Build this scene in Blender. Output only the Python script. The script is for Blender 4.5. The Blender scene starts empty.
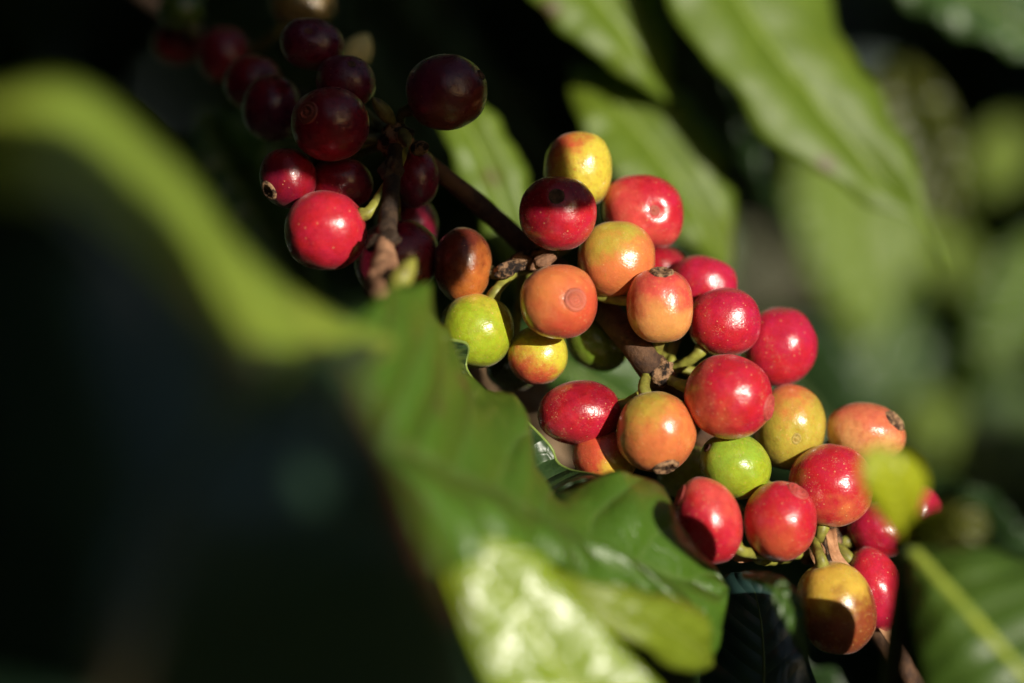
import bpy, bmesh, math, random
from mathutils import Vector, Matrix, Quaternion, noise as mnoise
random.seed(11)
R = math.radians
sc = bpy.context.scene
COL = sc.collection
CAMH = 1.2            # height of the lens above the ground (m)
FOC = 0.50            # focus distance (m)
SW = 0.36             # picture width / distance  (36 mm sensor, 100 mm lens)
SUN = Vector((0.517, -0.836, 0.19)).normalized()     # direction towards the sun

def W(px, py, mm=0.0):
    """point seen at photo position (px,py), mm behind (+) / before (-) the plane of focus"""
    d = FOC + mm * 0.001
    return Vector(((px - 512) / 1024 * SW * d, d, CAMH + (341.5 - py) / 1024 * SW * d))
def pxm(mm=0.0): return SW * (FOC + mm * 0.001) / 1024

# ------------------------------------------------------------------ objects
def thing(name, label, cat, loc, group=None):
    o = bpy.data.objects.new(name, None); COL.objects.link(o)
    o.empty_display_size = 0.005
    o.location = loc; o['label'] = label; o['category'] = cat
    if group: o['group'] = group
    return o
def mesh_obj(name, verts, faces, mat, parent=None, uvs=None, smooth=True, origin=None):
    """verts are world points; stored relative to the parent / origin"""
    org = parent_world(parent) if parent is not None else (origin or Vector((0, 0, 0)))
    me = bpy.data.meshes.new(name)
    me.from_pydata([tuple(Vector(v) - org) for v in verts], [], faces)
    if uvs is not None:
        l = me.uv_layers.new(name='UVMap')
        for p in me.polygons:
            for li in p.loop_indices:
                l.data[li].uv = uvs[me.loops[li].vertex_index]
    if smooth:
        for p in me.polygons: p.use_smooth = True
    me.update()
    o = bpy.data.objects.new(name, me); COL.objects.link(o)
    if mat: me.materials.append(mat)
    if parent is not None: o.parent = parent
    elif origin is not None: o.location = origin
    return o
def parent_world(p):
    v = Vector(p.location); q = p.parent
    while q is not None:
        v += Vector(q.location); q = q.parent
    return v

def catmull(pts, n):
    """n points at equal arc length on a smooth curve through pts (any tuple size)"""
    P = [tuple(p) for p in pts]; k = len(P[0])
    ext = [tuple(2*a-b for a, b in zip(P[0], P[1]))] + P + [tuple(2*a-b for a, b in zip(P[-1], P[-2]))]
    out = []
    for i in range(1, len(ext) - 2):
        p0, p1, p2, p3 = ext[i-1:i+3]
        for s in range(16):
            t = s / 16
            out.append(tuple(0.5*((2*b) + (-a+c)*t + (2*a-5*b+4*c-d)*t*t + (-a+3*b-3*c+d)*t**3) for a, b, c, d in zip(p0, p1, p2, p3)))
    out.append(P[-1])
    L = [0]
    for a, b in zip(out, out[1:]): L.append(L[-1] + math.dist(a[:3], b[:3]))
    res = []; j = 0
    for i in range(n):
        t = L[-1] * i / (n - 1)
        while j < len(L) - 2 and L[j+1] < t: j += 1
        f = (t - L[j]) / max(1e-12, L[j+1] - L[j])
        res.append(tuple(a + (b - a) * f for a, b in zip(out[j], out[j+1])))
    return res

def tube(pts, n=24, seg=14, bump=0.0, freq=200, seed=0, caps=True):
    """pts: (x,y,z,r) -> verts, faces; bump = relative radius noise"""
    C = catmull(pts, n)
    V = []; F = []
    up = Vector((0.13, 0.31, 0.94))
    for i, c in enumerate(C):
        p = Vector(c[:3]); a = Vector(C[max(0, i-1)][:3]); b = Vector(C[min(n-1, i+1)][:3])
        t = (b - a).normalized(); s = t.cross(up)
        if s.length < 1e-4: s = t.cross(Vector((1, 0, 0)))
        s.normalize(); w = s.cross(t); up = w
        for k in range(seg):
            an = 2 * math.pi * k / seg
            dr = math.cos(an) * s + math.sin(an) * w
            r = c[3]
            if bump:
                q = (p + dr * r) * freq + Vector((seed, seed*1.7, 0))
                r *= 1 + bump * (mnoise.noise(q) + 0.5 * mnoise.noise(q * 2.3))
            V.append(p + dr * r)
    for i in range(n - 1):
        for k in range(seg):
            a = i*seg+k; b = i*seg+(k+1) % seg
            F.append((a, b, b+seg, a+seg))
    if caps:
        F.append(tuple(range(seg-1, -1, -1))); F.append(tuple((n-1)*seg+k for k in range(seg)))
    return V, F

# ------------------------------------------------------------------ materials
class NT:
    def __init__(s, name):
        s.m = bpy.data.materials.new(name); s.m.use_nodes = True
        s.t = s.m.node_tree; s.t.nodes.clear()
        s.out = s.n('OutputMaterial')
    def n(s, t, **kw):
        x = s.t.nodes.new('ShaderNode' + t)
        for k, v in kw.items(): setattr(x, k, v)
        return x
    def l(s, a, b): s.t.links.new(a, b)
    def val(s, sock, v):
        if hasattr(v, 'is_linked') or isinstance(v, bpy.types.NodeSocket): s.l(v, sock)
        else: sock.default_value = v
    def math(s, op, a, b=None, clamp=False):
        x = s.n('Math', operation=op); x.use_clamp = clamp
        s.val(x.inputs[0], a)
        if b is not None: s.val(x.inputs[1], b)
        return x.outputs[0]
    def mix(s, f, a, b):
        x = s.n('Mix', data_type='RGBA'); s.val(x.inputs[0], f)
        s.val(x.inputs[6], a if isinstance(a, bpy.types.NodeSocket) else (*a, 1))
        s.val(x.inputs[7], b if isinstance(b, bpy.types.NodeSocket) else (*b, 1))
        return x.outputs[2]
    def noise(s, vec, scale, detail=2, rough=.5):
        x = s.n('TexNoise'); s.l(vec, x.inputs['Vector']); x.inputs['Scale'].default_value = scale
        x.inputs['Detail'].default_value = detail; x.inputs['Roughness'].default_value = rough
        return x.outputs['Fac']
    def step(s, v, lo, hi):
        x = s.n('MapRange', interpolation_type='SMOOTHSTEP'); s.val(x.inputs[0], v)
        x.inputs[1].default_value = lo; x.inputs[2].default_value = hi
        return x.outputs[0]

def skin_mat(name, ca, cb, g, off, rad, soft=.45, rough=.27, specks=.5, dark=.2, streak=.25, seed=0):
    """fruit skin: ripeness (on some cherries light and shade too) runs from ca to cb along direction g, with mottling, pale lenticels, dark specks"""
    t = NT(name); tc = t.n('TexCoord'); mp = t.n('Mapping')
    mp.inputs['Scale'].default_value = (1/rad,)*3
    mp.inputs['Location'].default_value = (0, 0, 0)
    t.l(tc.outputs['Object'], mp.inputs[0]); p = mp.outputs[0]
    sh = t.n('VectorMath', operation='ADD'); t.l(p, sh.inputs[0]); sh.inputs[1].default_value = (seed*3.1, seed*1.7, seed*2.3); q = sh.outputs[0]
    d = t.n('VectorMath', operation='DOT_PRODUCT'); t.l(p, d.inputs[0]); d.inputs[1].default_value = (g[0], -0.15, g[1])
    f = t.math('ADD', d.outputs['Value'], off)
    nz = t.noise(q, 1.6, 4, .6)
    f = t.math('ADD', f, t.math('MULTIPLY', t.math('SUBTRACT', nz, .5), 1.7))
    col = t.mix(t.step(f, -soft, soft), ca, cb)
    # mottling
    m2 = t.step(t.noise(q, 5.5, 6, .7), .42, .72)
    dk = t.n('Mix', data_type='RGBA', blend_type='MULTIPLY'); t.val(dk.inputs[0], t.math('MULTIPLY', m2, streak)); t.l(col, dk.inputs[6]); dk.inputs[7].default_value = (.62, .42, .45, 1)
    col = dk.outputs[2]
    # scuffs: pale tan, thin and broken
    sc1 = t.math('MULTIPLY', t.step(t.noise(q, 1.9, 5, .7), .56, .66), t.step(t.noise(q, 14, 5, .75), .48, .62))
    col = t.mix(t.math('MULTIPLY', sc1, .38*specks), col, (.42, .22, .10))
    # freckles of the other ripeness
    col = t.mix(t.math('MULTIPLY', t.step(t.noise(q, 11, 3, .6), .60, .70), .35), col, cb)
    # hue drift, broad
    hv = t.n('HueSaturation'); t.val(hv.inputs['Hue'], t.math('ADD', .49, t.math('MULTIPLY', t.noise(q, 2.7, 3), .022)))
    t.val(hv.inputs['Value'], t.math('ADD', .85, t.math('MULTIPLY', t.noise(q, 3.9, 4), .3)))
    t.l(col, hv.inputs['Color']); col = hv.outputs[0]
    # pale lenticels
    vo = t.n('TexVoronoi'); t.l(q, vo.inputs['Vector']); vo.inputs['Scale'].default_value = 7.5
    wh = t.n('TexWhiteNoise'); t.l(vo.outputs['Position'], wh.inputs['Vector'])
    sp = t.math('MULTIPLY', t.math('LESS_THAN', wh.outputs['Value'], specks*.7), t.math('SUBTRACT', 1, t.step(vo.outputs['Distance'], .07, .17)))
    col = t.mix(t.math('MULTIPLY', sp, .65), col, (.75, .48, .2))
    vf = t.n('TexVoronoi'); t.l(q, vf.inputs['Vector']); vf.inputs['Scale'].default_value = 26
    dust = t.math('MULTIPLY', t.math('SUBTRACT', 1, t.step(vf.outputs['Distance'], .1, .3)), t.step(t.noise(q, 2.3, 3), .52, .7))
    col = t.mix(t.math('MULTIPLY', dust, .75*specks), col, (.75, .5, .3))
    # dark specks
    v2 = t.n('TexVoronoi'); t.l(q, v2.inputs['Vector']); v2.inputs['Scale'].default_value = 3.6
    w2 = t.n('TexWhiteNoise'); t.l(v2.outputs['Position'], w2.inputs['Vector'])
    dd = t.math('ADD', v2.outputs['Distance'], t.math('MULTIPLY', t.noise(q, 22, 2), .12))
    s2 = t.math('MULTIPLY', t.math('LESS_THAN', w2.outputs['Value'], dark), t.math('SUBTRACT', 1, t.step(dd, .10, .15)))
    col = t.mix(t.math('MULTIPLY', s2, .85), col, (.03, .015, .01))
    b = t.n('BsdfPrincipled'); t.l(col, b.inputs['Base Color'])
    t.val(b.inputs['Roughness'], t.math('ADD', rough-.09, t.math('MULTIPLY', t.noise(q, 6, 4), .16)))
    b.inputs['Specular IOR Level'].default_value = .5
    b.inputs['Coat Weight'].default_value = .22 if rough < .5 else 0.; b.inputs['Coat Roughness'].default_value = .10
    b.inputs['Sheen Weight'].default_value = .10; b.inputs['Sheen Roughness'].default_value = .35; b.inputs['Sheen Tint'].default_value = (1, .8, .75, 1)
    b.inputs['Subsurface Weight'].default_value = .16; b.inputs['Subsurface Radius'].default_value = (1, .35, .15); b.inputs['Subsurface Scale'].default_value = .0018
    bm = t.n('Bump'); bm.inputs['Strength'].default_value = .35; bm.inputs['Distance'].default_value = .0004
    h = t.math('ADD', t.math('MULTIPLY', t.noise(q, 3.0, 4), 1.1), t.math('MULTIPLY', t.noise(q, 24, 4), .26))
    h = t.math('ADD', h, t.math('MULTIPLY', sp, .07)); h = t.math('SUBTRACT', h, t.math('MULTIPLY', s2, .12))
    h = t.math('ADD', h, t.math('MULTIPLY', dust, .05))
    t.l(h, bm.inputs['Height']); t.l(bm.outputs[0], b.inputs['Normal'])
    t.l(b.outputs[0], t.out.inputs[0]); return t.m

def leaf_mat(name, col, vein=(.14, .2, .05), rough=.33, trans=.3, tcol=None, nveins=9, spots=0., bump=.6, coat=.0, mott=.35, veinf=.5, quilt=.8, puck=.5):
    """leaf blade: UV u across (0.5 = midrib), v along"""
    t = NT(name); uv = t.n('UVMap'); tc = t.n('TexCoord'); sx = t.n('SeparateXYZ'); t.l(uv.outputs[0], sx.inputs[0])
    au = t.math('ABSOLUTE', t.math('MULTIPLY', t.math('SUBTRACT', sx.outputs[0], .5), 2))
    wob = t.math('MULTIPLY', t.noise(tc.outputs['Object'], 45, 2), .05)
    ph = t.math('MULTIPLY', t.math('SUBTRACT', t.math('ADD', sx.outputs[1], wob), t.math('MULTIPLY', t.math('POWER', au, 1.3), .13)), nveins)
    fr = t.math('ABSOLUTE', t.math('SUBTRACT', t.math('FRACT', ph), .5))     # 0 on the vein
    line = t.math('SUBTRACT', 1, t.step(fr, .012, .075))
    line = t.math('MULTIPLY', line, t.math('SUBTRACT', 1, t.step(au, .6, 1.0)))
    mid = t.math('SUBTRACT', 1, t.step(au, .02, .06))
    vo = t.n('TexVoronoi', feature='DISTANCE_TO_EDGE'); t.l(tc.outputs['Object'], vo.inputs['Vector']); vo.inputs['Scale'].default_value = 420
    ret = t.math('SUBTRACT', 1, t.step(vo.outputs['Distance'], .0, .1))
    n1 = t.noise(tc.outputs['Object'], 60, 5, .65)
    c = t.mix(t.math('MULTIPLY', t.step(n1, .3, .75), mott), col, tuple(x*.45 for x in col))
    c = t.mix(t.math('MULTIPLY', t.step(t.noise(tc.outputs['Object'], 24, 3), .5, .75), .35), c, (col[0]*1.9, col[1]*1.35, col[2]))
    c = t.mix(t.math('MULTIPLY', ret, .12), c, vein)
    c = t.mix(t.math('MULTIPLY', line, veinf), c, vein); c = t.mix(t.math('MULTIPLY', mid, .8), c, vein)
    if spots:
        v2 = t.n('TexVoronoi'); t.l(tc.outputs['Object'], v2.inputs['Vector']); v2.inputs['Scale'].default_value = 70
        w2 = t.n('TexWhiteNoise'); t.l(v2.outputs['Position'], w2.inputs['Vector'])
        dd = t.math('ADD', v2.outputs['Distance'], t.math('MULTIPLY', t.noise(tc.outputs['Object'], 300, 3), .2))
        s2 = t.math('MULTIPLY', t.math('LESS_THAN', w2.outputs['Value'], spots), t.math('SUBTRACT', 1, t.step(dd, .18, .34)))
        c = t.mix(t.math('MULTIPLY', s2, .8), c, (.09, .05, .02))
    b = t.n('BsdfPrincipled'); t.l(c, b.inputs['Base Color'])
    t.val(b.inputs['Roughness'], t.math('ADD', rough-.05, t.math('MULTIPLY', n1, .12)))
    b.inputs['Coat Weight'].default_value = coat; b.inputs['Coat Roughness'].default_value = .15
    bm = t.n('Bump'); bm.inputs['Strength'].default_value = bump; bm.inputs['Distance'].default_value = .0015
    h = t.math('ADD', t.math('MULTIPLY', t.math('SINE', t.math('MULTIPLY', fr, math.pi)), quilt), t.math('MULTIPLY', n1, puck))
    h = t.math('SUBTRACT', h, t.math('MULTIPLY', ret, .05))
    t.l(h, bm.inputs['Height']); t.l(bm.outputs[0], b.inputs['Normal'])
    tr = t.n('BsdfTranslucent')
    tcol = tcol or (min(1, col[0]*3.2+.03), min(1, col[1]*2.6+.03), col[2]*.8)
    tr.inputs[0].default_value = (*tcol, 1)
    mx = t.n('MixShader'); mx.inputs[0].default_value = trans
    t.l(b.outputs[0], mx.inputs[1]); t.l(tr.outputs[0], mx.inputs[2]); t.l(mx.outputs[0], t.out.inputs[0])
    return t.m

def plain_mat(name, a, b, scale=400, rough=.7, bump=.5, dist=.0004, lo=.35, hi=.68, stretch=None, spec=.3):
    t = NT(name); tc = t.n('TexCoord'); p = tc.outputs['Object']
    if stretch:
        mp = t.n('Mapping'); mp.inputs['Scale'].default_value = stretch; t.l(p, mp.inputs[0]); p = mp.outputs[0]
    n = t.noise(p, scale, 6, .65)
    c = t.mix(t.step(n, lo, hi), a, b)
    s = t.n('BsdfPrincipled'); t.l(c, s.inputs['Base Color']); s.inputs['Roughness'].default_value = rough
    s.inputs['Specular IOR Level'].default_value = spec
    bm = t.n('Bump'); bm.inputs['Strength'].default_value = bump; bm.inputs['Distance'].default_value = dist
    t.l(t.noise(p, scale*1.7, 5, .7), bm.inputs['Height']); t.l(bm.outputs[0], s.inputs['Normal'])
    t.l(s.outputs[0], t.out.inputs[0]); return t.m

M = dict(
    bark=plain_mat('bark', (.11, .055, .028), (.035, .018, .012), 330, .75, .9, .0006),
    bark_light=plain_mat('pale_bark', (.42, .22, .12), (.16, .075, .04), 300, .75, .9, .0005),
    crust=plain_mat('crusty_node', (.30, .17, .09), (.015, .009, .007), 480, .85, 1., .0008, .42, .56),
    bark_dark=plain_mat('dark_bark', (.06, .035, .02), (.014, .009, .007), 380, .7, 1., .0006),
    lit_bud=plain_mat('lit_bud', (.62, .52, .22), (.5, .42, .16), 300, .5, .3, .0003),
    bract=plain_mat('dry_bract', (.50, .27, .14), (.28, .13, .06), 350, .65, .7, .0004),
    stalk=plain_mat('green_stalk', (.27, .27, .045), (.13, .11, .025), 330, .45, .4, .0002),
    stalk_shaded=plain_mat('shaded_stalk', (.12, .11, .03), (.05, .035, .015), 500, .5, .4, .0002),
    scar=plain_mat('brown_scar', (.33, .19, .10), (.04, .02, .012), 900, .8, .9, .0003, .4, .6),
    scar_dark=plain_mat('dark_scar', (.10, .05, .03), (.012, .008, .006), 900, .75, .9, .0003),
    soil=plain_mat('soil', (.06, .04, .025), (.03, .022, .014), 9, .95, .8, .02),
    shoot=plain_mat('green_shoot', (.035, .05, .015), (.02, .03, .01), 300, .5, .4, .0003),
    mid=plain_mat('midrib_green', (.20, .27, .06), (.14, .2, .045), 300, .4, .3, .0002),
    mid_dark=plain_mat('midrib_dull', (.07, .11, .03), (.05, .08, .02), 300, .45, .3, .0002),
    mid_yellow=plain_mat('midrib_yellow', (.30, .36, .05), (.2, .27, .04), 300, .4, .3, .0002),
)
LF = dict(
    green=leaf_mat('leaf_green', (.045, .105, .018), rough=.36, spots=.22, trans=.22),
    broad=leaf_mat('leaf_broad', (.065, .14, .013), (.10, .17, .035), rough=.36, spots=.3, trans=.2, bump=1., veinf=.5),
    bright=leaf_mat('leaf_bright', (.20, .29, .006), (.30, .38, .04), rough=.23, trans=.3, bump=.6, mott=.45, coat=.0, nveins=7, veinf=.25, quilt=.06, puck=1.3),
    yellow=leaf_mat('leaf_yellow_green', (.20, .25, .015), (.3, .36, .06), rough=.4, trans=.35),
    deep=leaf_mat('leaf_sky_sheen', (.018, .045, .040), (.03, .06, .05), rough=.35, coat=.5, bump=.2, trans=.10, tcol=(.06, .12, .02)),  # bluish base holds the sky's sheen in the colour
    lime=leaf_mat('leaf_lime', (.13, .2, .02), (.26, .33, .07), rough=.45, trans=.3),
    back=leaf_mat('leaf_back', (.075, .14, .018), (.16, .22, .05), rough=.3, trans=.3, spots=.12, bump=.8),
    grey=leaf_mat('leaf_grey_green', (.055, .105, .03), (.12, .18, .06), rough=.38, trans=.25),
    tan=leaf_mat('leaf_withered', (.24, .16, .09), (.2, .12, .06), rough=.7, trans=.2, tcol=(.4, .25, .12)),
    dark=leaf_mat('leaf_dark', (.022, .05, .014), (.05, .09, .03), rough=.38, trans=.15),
    opaque_dark=leaf_mat('leaf_opaque_dark', (.02, .045, .012), (.05, .09, .03), rough=.4, trans=.0),
    near=leaf_mat('leaf_near_sunlit', (.20, .28, .035), (.28, .36, .08), rough=.34, trans=.12, coat=.3, veinf=.25, mott=.12),
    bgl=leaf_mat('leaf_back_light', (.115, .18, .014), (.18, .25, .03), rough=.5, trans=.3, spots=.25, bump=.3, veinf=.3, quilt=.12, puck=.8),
    corner=leaf_mat('leaf_corner', (.05, .10, .012), (.10, .16, .03), rough=.42, trans=.15, bump=.4, veinf=.3),
    near_shaded=leaf_mat('leaf_near_shaded', (.018, .042, .022), (.03, .06, .03), rough=.38, trans=.02, coat=.4, veinf=.2, mott=.2, bump=.3),
    young=leaf_mat('leaf_young', (.30, .35, .012), (.36, .42, .05), rough=.4, trans=.3, mott=.12, bump=.3, veinf=.3),
    fold=leaf_mat('leaf_fold', (.17, .23, .015), (.24, .3, .05), rough=.4, trans=.25, mott=.35, bump=.6, veinf=.3, quilt=.2, puck=1.),
    olive=leaf_mat('leaf_olive', (.07, .085, .012), (.12, .14, .03), rough=.42, trans=.25),
)

# ------------------------------------------------------------------ leaves
def leaf_pts(L, Mi, Rr, nv=44, nu=9, ripple=0., rf=5, bulge=0., seed=0, toward=None, pucker=0.):
    """loft left margin - midrib - right margin; returns verts, faces, uvs, mid curve"""
    cl, cm, cr = catmull(L, nv), catmull(Mi, nv), catmull(Rr, nv)
    V = []; F = []; U = []
    for j in range(nv):
        a, m, b = Vector(cl[j][:3]), Vector(cm[j][:3]), Vector(cr[j][:3])
        v = j / (nv - 1)
        t = Vector(cm[min(nv-1, j+1)][:3]) - Vector(cm[max(0, j-1)][:3])
        n = (b - a).cross(t)
        n = n.normalized() if n.length > 1e-12 else Vector((0, -1, 0))
        if n.dot(toward or Vector((0, -1, 0))) < 0: n = -n
        for i in range(-nu, nu + 1):
            u = i / nu
            e = a if u < 0 else b
            p = m.lerp(e, abs(u))
            env = min(1, 5*v, 5*(1-v))
            p = p + n * (bulge * (math.sin(abs(u) * math.pi)) * env)
            if pucker:
                p = p + n * pucker * (mnoise.noise(p*62 + Vector((seed*3, 0, 0))) + .45*mnoise.noise(p*170 + Vector((0, seed*5, 0))))
            if ripple:
                p = p + n * ripple * env * abs(u)**1.6 * (math.sin(v*rf*2*math.pi + (1.1 if u > 0 else 3.3) + seed)
                      + .55*math.sin(v*rf*3.7*2*math.pi/2 + seed*2 + u)) 
                p = p + n * ripple * .5 * env * mnoise.noise(p * 60 + Vector((seed, 0, 0)))
            V.append(p); U.append((.5 + u/2, v))
    k = 2*nu + 1
    for j in range(nv - 1):
        for i in range(k - 1):
            F.append((j*k+i, j*k+i+1, (j+1)*k+i+1, (j+1)*k+i))
    mid = [V[j*k+nu] for j in range(nv)]
    return V, F, U, mid

def solid(o, th=.0003):
    s = o.modifiers.new('thickness', 'SOLIDIFY'); s.thickness = th; s.offset = 0
    return o

def make_leaf(label, L, Mi, Rr, mat, name='coffee_leaf', midmat='mid', midr=.0007, group='coffee leaves', petiole=None, **kw):
    V, F, U, mid = leaf_pts(L, Mi, Rr, **kw)
    root = thing(name, label, 'leaf', mid[0], group)
    solid(mesh_obj('blade', V, F, LF[mat], root, U))
    n = len(mid)
    pts = [(*mid[int(i*(n-1)/14)], midr*(1-.75*i/14)) for i in range(15)]
    tv, tf = tube(pts, 40, 8)
    mesh_obj('midrib', tv, tf, M[midmat], root)
    if petiole:
        tv, tf = tube([(*p, midr*1.3) for p in petiole], 14, 8)
        mesh_obj('petiole', tv, tf, M[midmat], root)
    return root

def oval(B, T, width, face, droop=0., fold=.12, n=12, skew=.42):
    """three curves of an elliptic, pointed coffee leaf from base B to tip T, upper side towards 'face'"""
    B, T = Vector(B), Vector(T); ax = T - B
    s = ax.cross(Vector(face)).normalized(); nn = s.cross(ax).normalized()
    if nn.dot(face) < 0: nn = -nn
    L = []; Mi = []; Rr = []
    for i in range(n + 1):
        v = i / n
        w = (v**.75) * ((1-v)**.95) / (.45**.75 * .55**.95)
        w = max(.012, w) * width / 2
        c = B + ax*v + nn * (droop * 4 * v * (1-v))
        Mi.append(tuple(c)); L.append(tuple(c - s*w + nn*w*fold)); Rr.append(tuple(c + s*w + nn*w*fold))
    return L, Mi, Rr

def px_leaf(label, base, tip, wpx, face, mat, **kw):
    B, T = W(*base), W(*tip)
    dr = kw.pop('droop', .006); fo = kw.pop('fold', .15)
    c = oval(B, T, wpx * pxm((base[2]+tip[2])/2), Vector(face), dr, fo)
    kw.setdefault('ripple', .0014); kw.setdefault('bulge', .002); kw.setdefault('seed', random.uniform(0, 9))
    return make_leaf(label, *c, mat, toward=Vector(face), **kw)

def P(*pts): return [W(*p) for p in pts]

# --- foreground and middle leaves -------------------------------------------------
make_leaf('large leaf at the left close to the lens, its shade and sunlit upper edge put into two colours',
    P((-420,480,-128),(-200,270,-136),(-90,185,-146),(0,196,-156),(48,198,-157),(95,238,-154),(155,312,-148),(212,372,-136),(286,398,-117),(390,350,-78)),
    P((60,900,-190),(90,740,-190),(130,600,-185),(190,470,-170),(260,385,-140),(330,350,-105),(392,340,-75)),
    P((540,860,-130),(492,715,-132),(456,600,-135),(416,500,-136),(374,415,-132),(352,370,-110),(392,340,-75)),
    'near_shaded', midmat='shoot', midr=.001, ripple=.0008, rf=3, bulge=.003, seed=2)

NEAR = [o for o in COL.objects if o.name == 'coffee_leaf'][0]
def strip(name, A, B, mat, parent, n=24, k=6, bow=0., th=.0003):
    a, b = catmull(A, n), catmull(B, n); V = []; U = []; F = []
    for j in range(n):
        p, q = Vector(a[j]), Vector(b[j])
        for i in range(k + 1):
            u = i / k; V.append(p.lerp(q, u) + Vector((0, bow*math.sin(u*math.pi), 0))); U.append((u*.4+.55, j/(n-1)))
    for j in range(n-1):
        for i in range(k): F.append((j*(k+1)+i, j*(k+1)+i+1, (j+1)*(k+1)+i+1, (j+1)*(k+1)+i))
    return solid(mesh_obj(name, V, F, mat, parent, U), th)
strip('sunlit_margin', P((-420,418,-121),(-200,188,-126),(-90,118,-136),(0,90,-141),(65,82,-141),(125,116,-136),(190,181,-129),(250,255,-116),(312,302,-97),(394,338,-76)),
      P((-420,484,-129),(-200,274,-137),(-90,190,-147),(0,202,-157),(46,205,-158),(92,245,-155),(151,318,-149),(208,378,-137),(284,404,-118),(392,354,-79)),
      LF['near'], NEAR, 60, 8, -.003)  # sunlit strip put into a paler leaf colour, the blade's shade into a darker one
make_leaf('broad green leaf with a wavy torn edge just below the cherries',
    P((335,330,-70),(395,285,-55),(424,292,-38),(438,330,-22),(450,352,-16),(468,378,-12),(484,392,-12),(508,396,-14),(517,414,-12),(518,455,-12),(521,486,-12),(534,500,-16),(550,492,-18),(566,484,-20),(603,477,-20),(640,476,-17),(664,486,-17),(674,505,-18),(680,525,-19),(694,550,-20),(714,566,-20),(728,588,-22)),
    P((330,450,-85),(400,450,-68),(470,482,-52),(540,520,-41),(610,552,-34),(670,575,-29),(728,588,-22)),
    P((340,600,-95),(430,580,-80),(490,556,-66),(545,560,-52),(592,596,-44),(640,602,-38),(690,640,-32),(714,655,-28),(724,625,-25),(728,588,-22)),
    'broad', midmat='mid_dark', midr=.0002, nv=90, nu=14, ripple=.0013, rf=7, bulge=.003, seed=1, pucker=.0006)
sun_leaf_root = [o for o in COL.objects if o.name.startswith('coffee_leaf.001')][0]
# rolled margins of that leaf, turned from light, their shade put into colour
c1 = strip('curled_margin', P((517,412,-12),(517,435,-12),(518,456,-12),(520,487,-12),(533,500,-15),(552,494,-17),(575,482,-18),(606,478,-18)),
      P((518,410,-11),(527,422,-4),(541,436,1),(552,449,2),(557,462,1),(570,470,-2),(590,474,-8),(607,477,-17)), LF['opaque_dark'], sun_leaf_root, bow=.005)
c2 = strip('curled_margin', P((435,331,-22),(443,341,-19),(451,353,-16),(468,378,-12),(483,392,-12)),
      P((437,338,-18),(453,340,-10),(468,346,-6),(466,368,-4),(482,391,-11)), LF['opaque_dark'], sun_leaf_root, bow=.003)
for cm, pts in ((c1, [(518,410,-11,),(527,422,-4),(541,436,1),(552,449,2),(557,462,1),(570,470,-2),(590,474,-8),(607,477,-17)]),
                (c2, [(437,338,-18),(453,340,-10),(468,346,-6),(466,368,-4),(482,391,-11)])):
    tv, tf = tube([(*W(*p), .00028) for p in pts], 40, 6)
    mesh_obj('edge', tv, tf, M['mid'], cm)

def tiltd(x, y, o=0): return (x, y, -67 + o + .031*(x-450) - .032*(y-545))
make_leaf('glossy bright yellow-green leaf with white shine at the bottom',
    P(*[tiltd(*q) for q in ((560,780),(490,690),(455,612),(441,570),(446,548))]),
    P(*[tiltd(*q) for q in ((650,790),(585,700),(532,630),(490,580),(452,545))]),
    P(*[tiltd(*q) for q in ((740,770),(656,683),(602,628),(575,595),(540,556),(490,538),(456,543))]),
    'bright', midmat='mid_yellow', midr=.00005, ripple=.0, bulge=.0004, seed=4, pucker=.0009, nv=70, nu=14)
make_leaf('small pale yellow-green leaf fold lit below the broad green leaf',
    P((535,563,-54),(570,574,-56),(610,588,-54),(660,592,-49),(698,612,-42),(713,664,-36)),
    P((535,564,-54),(572,588,-58),(612,608,-57),(655,622,-53),(692,645,-45),(713,664,-36)),
    P((535,566,-54),(568,600,-60),(604,628,-60),(646,652,-56),(690,672,-47),(713,664,-36)),
    'fold', midmat='mid_yellow', midr=.0001, ripple=.0008, rf=2.3, bulge=.0015)
make_leaf('dark leaf in shade, sky-blue sheen put into its colour, under the two lowest red cherries',
    P((690,720,-6),(710,640,-2),(716,590,1),(728,574,0),(742,572,-3)),
    P((760,740,-12),(764,680,-9),(762,630,-6),(755,592,-4),(744,572,-3)),
    P((840,730,-10),(812,672,-8),(806,625,-5),(800,600,-3),(780,582,-3),(746,571,-3)),
    'deep', midmat='mid_dark', midr=.0005, ripple=.0005, rf=3, bulge=.001, seed=6)
make_leaf('narrow green leaf edge standing against the brown shaded cherry',
    P((741,577,-24),(765,590,-30),(784,620,-33),(797,645,-33),(806,664,-32)),
    P((742,575,-23),(772,584,-28),(793,610,-31),(801,640,-31),(807,664,-31)),
    P((744,573,-22),(780,578,-25),(800,598,-28),(805,632,-29),(808,664,-30)),
    'green', midmat='mid_dark', midr=.0003, ripple=.0003, rf=2, bulge=.0008)

# shoot in front at the right with three leaves
make_leaf('large blurred green leaf with a bright midrib in the lower right corner',
    P((906,548,-52),(912,600,-58),(918,650,-62),(930,720,-66),(985,800,-70)),
    P((907,548,-52),(942,585,-60),(985,632,-66),(1040,695,-70),(1110,790,-74)),
    P((908,546,-52),(960,549,-54),(1020,556,-56),(1090,590,-60),(1170,760,-70)),
    'corner', midmat='mid_yellow', midr=.0014, ripple=.0005, rf=3, bulge=.002, seed=3)
make_leaf('small rounded yellow-green leaf blurred before the red cherries',
    P((905,545,-54),(884,522,-66),(862,485,-72),(860,460,-72),(872,446,-70)),
    P((906,545,-54),(900,515,-64),(892,485,-69),(884,460,-70),(876,446,-70)),
    P((907,545,-54),(920,510,-60),(925,480,-64),(915,458,-67),(880,446,-70)),
    'young', midmat='mid_yellow', midr=.0004, ripple=.0004, rf=2, bulge=.001)
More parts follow.
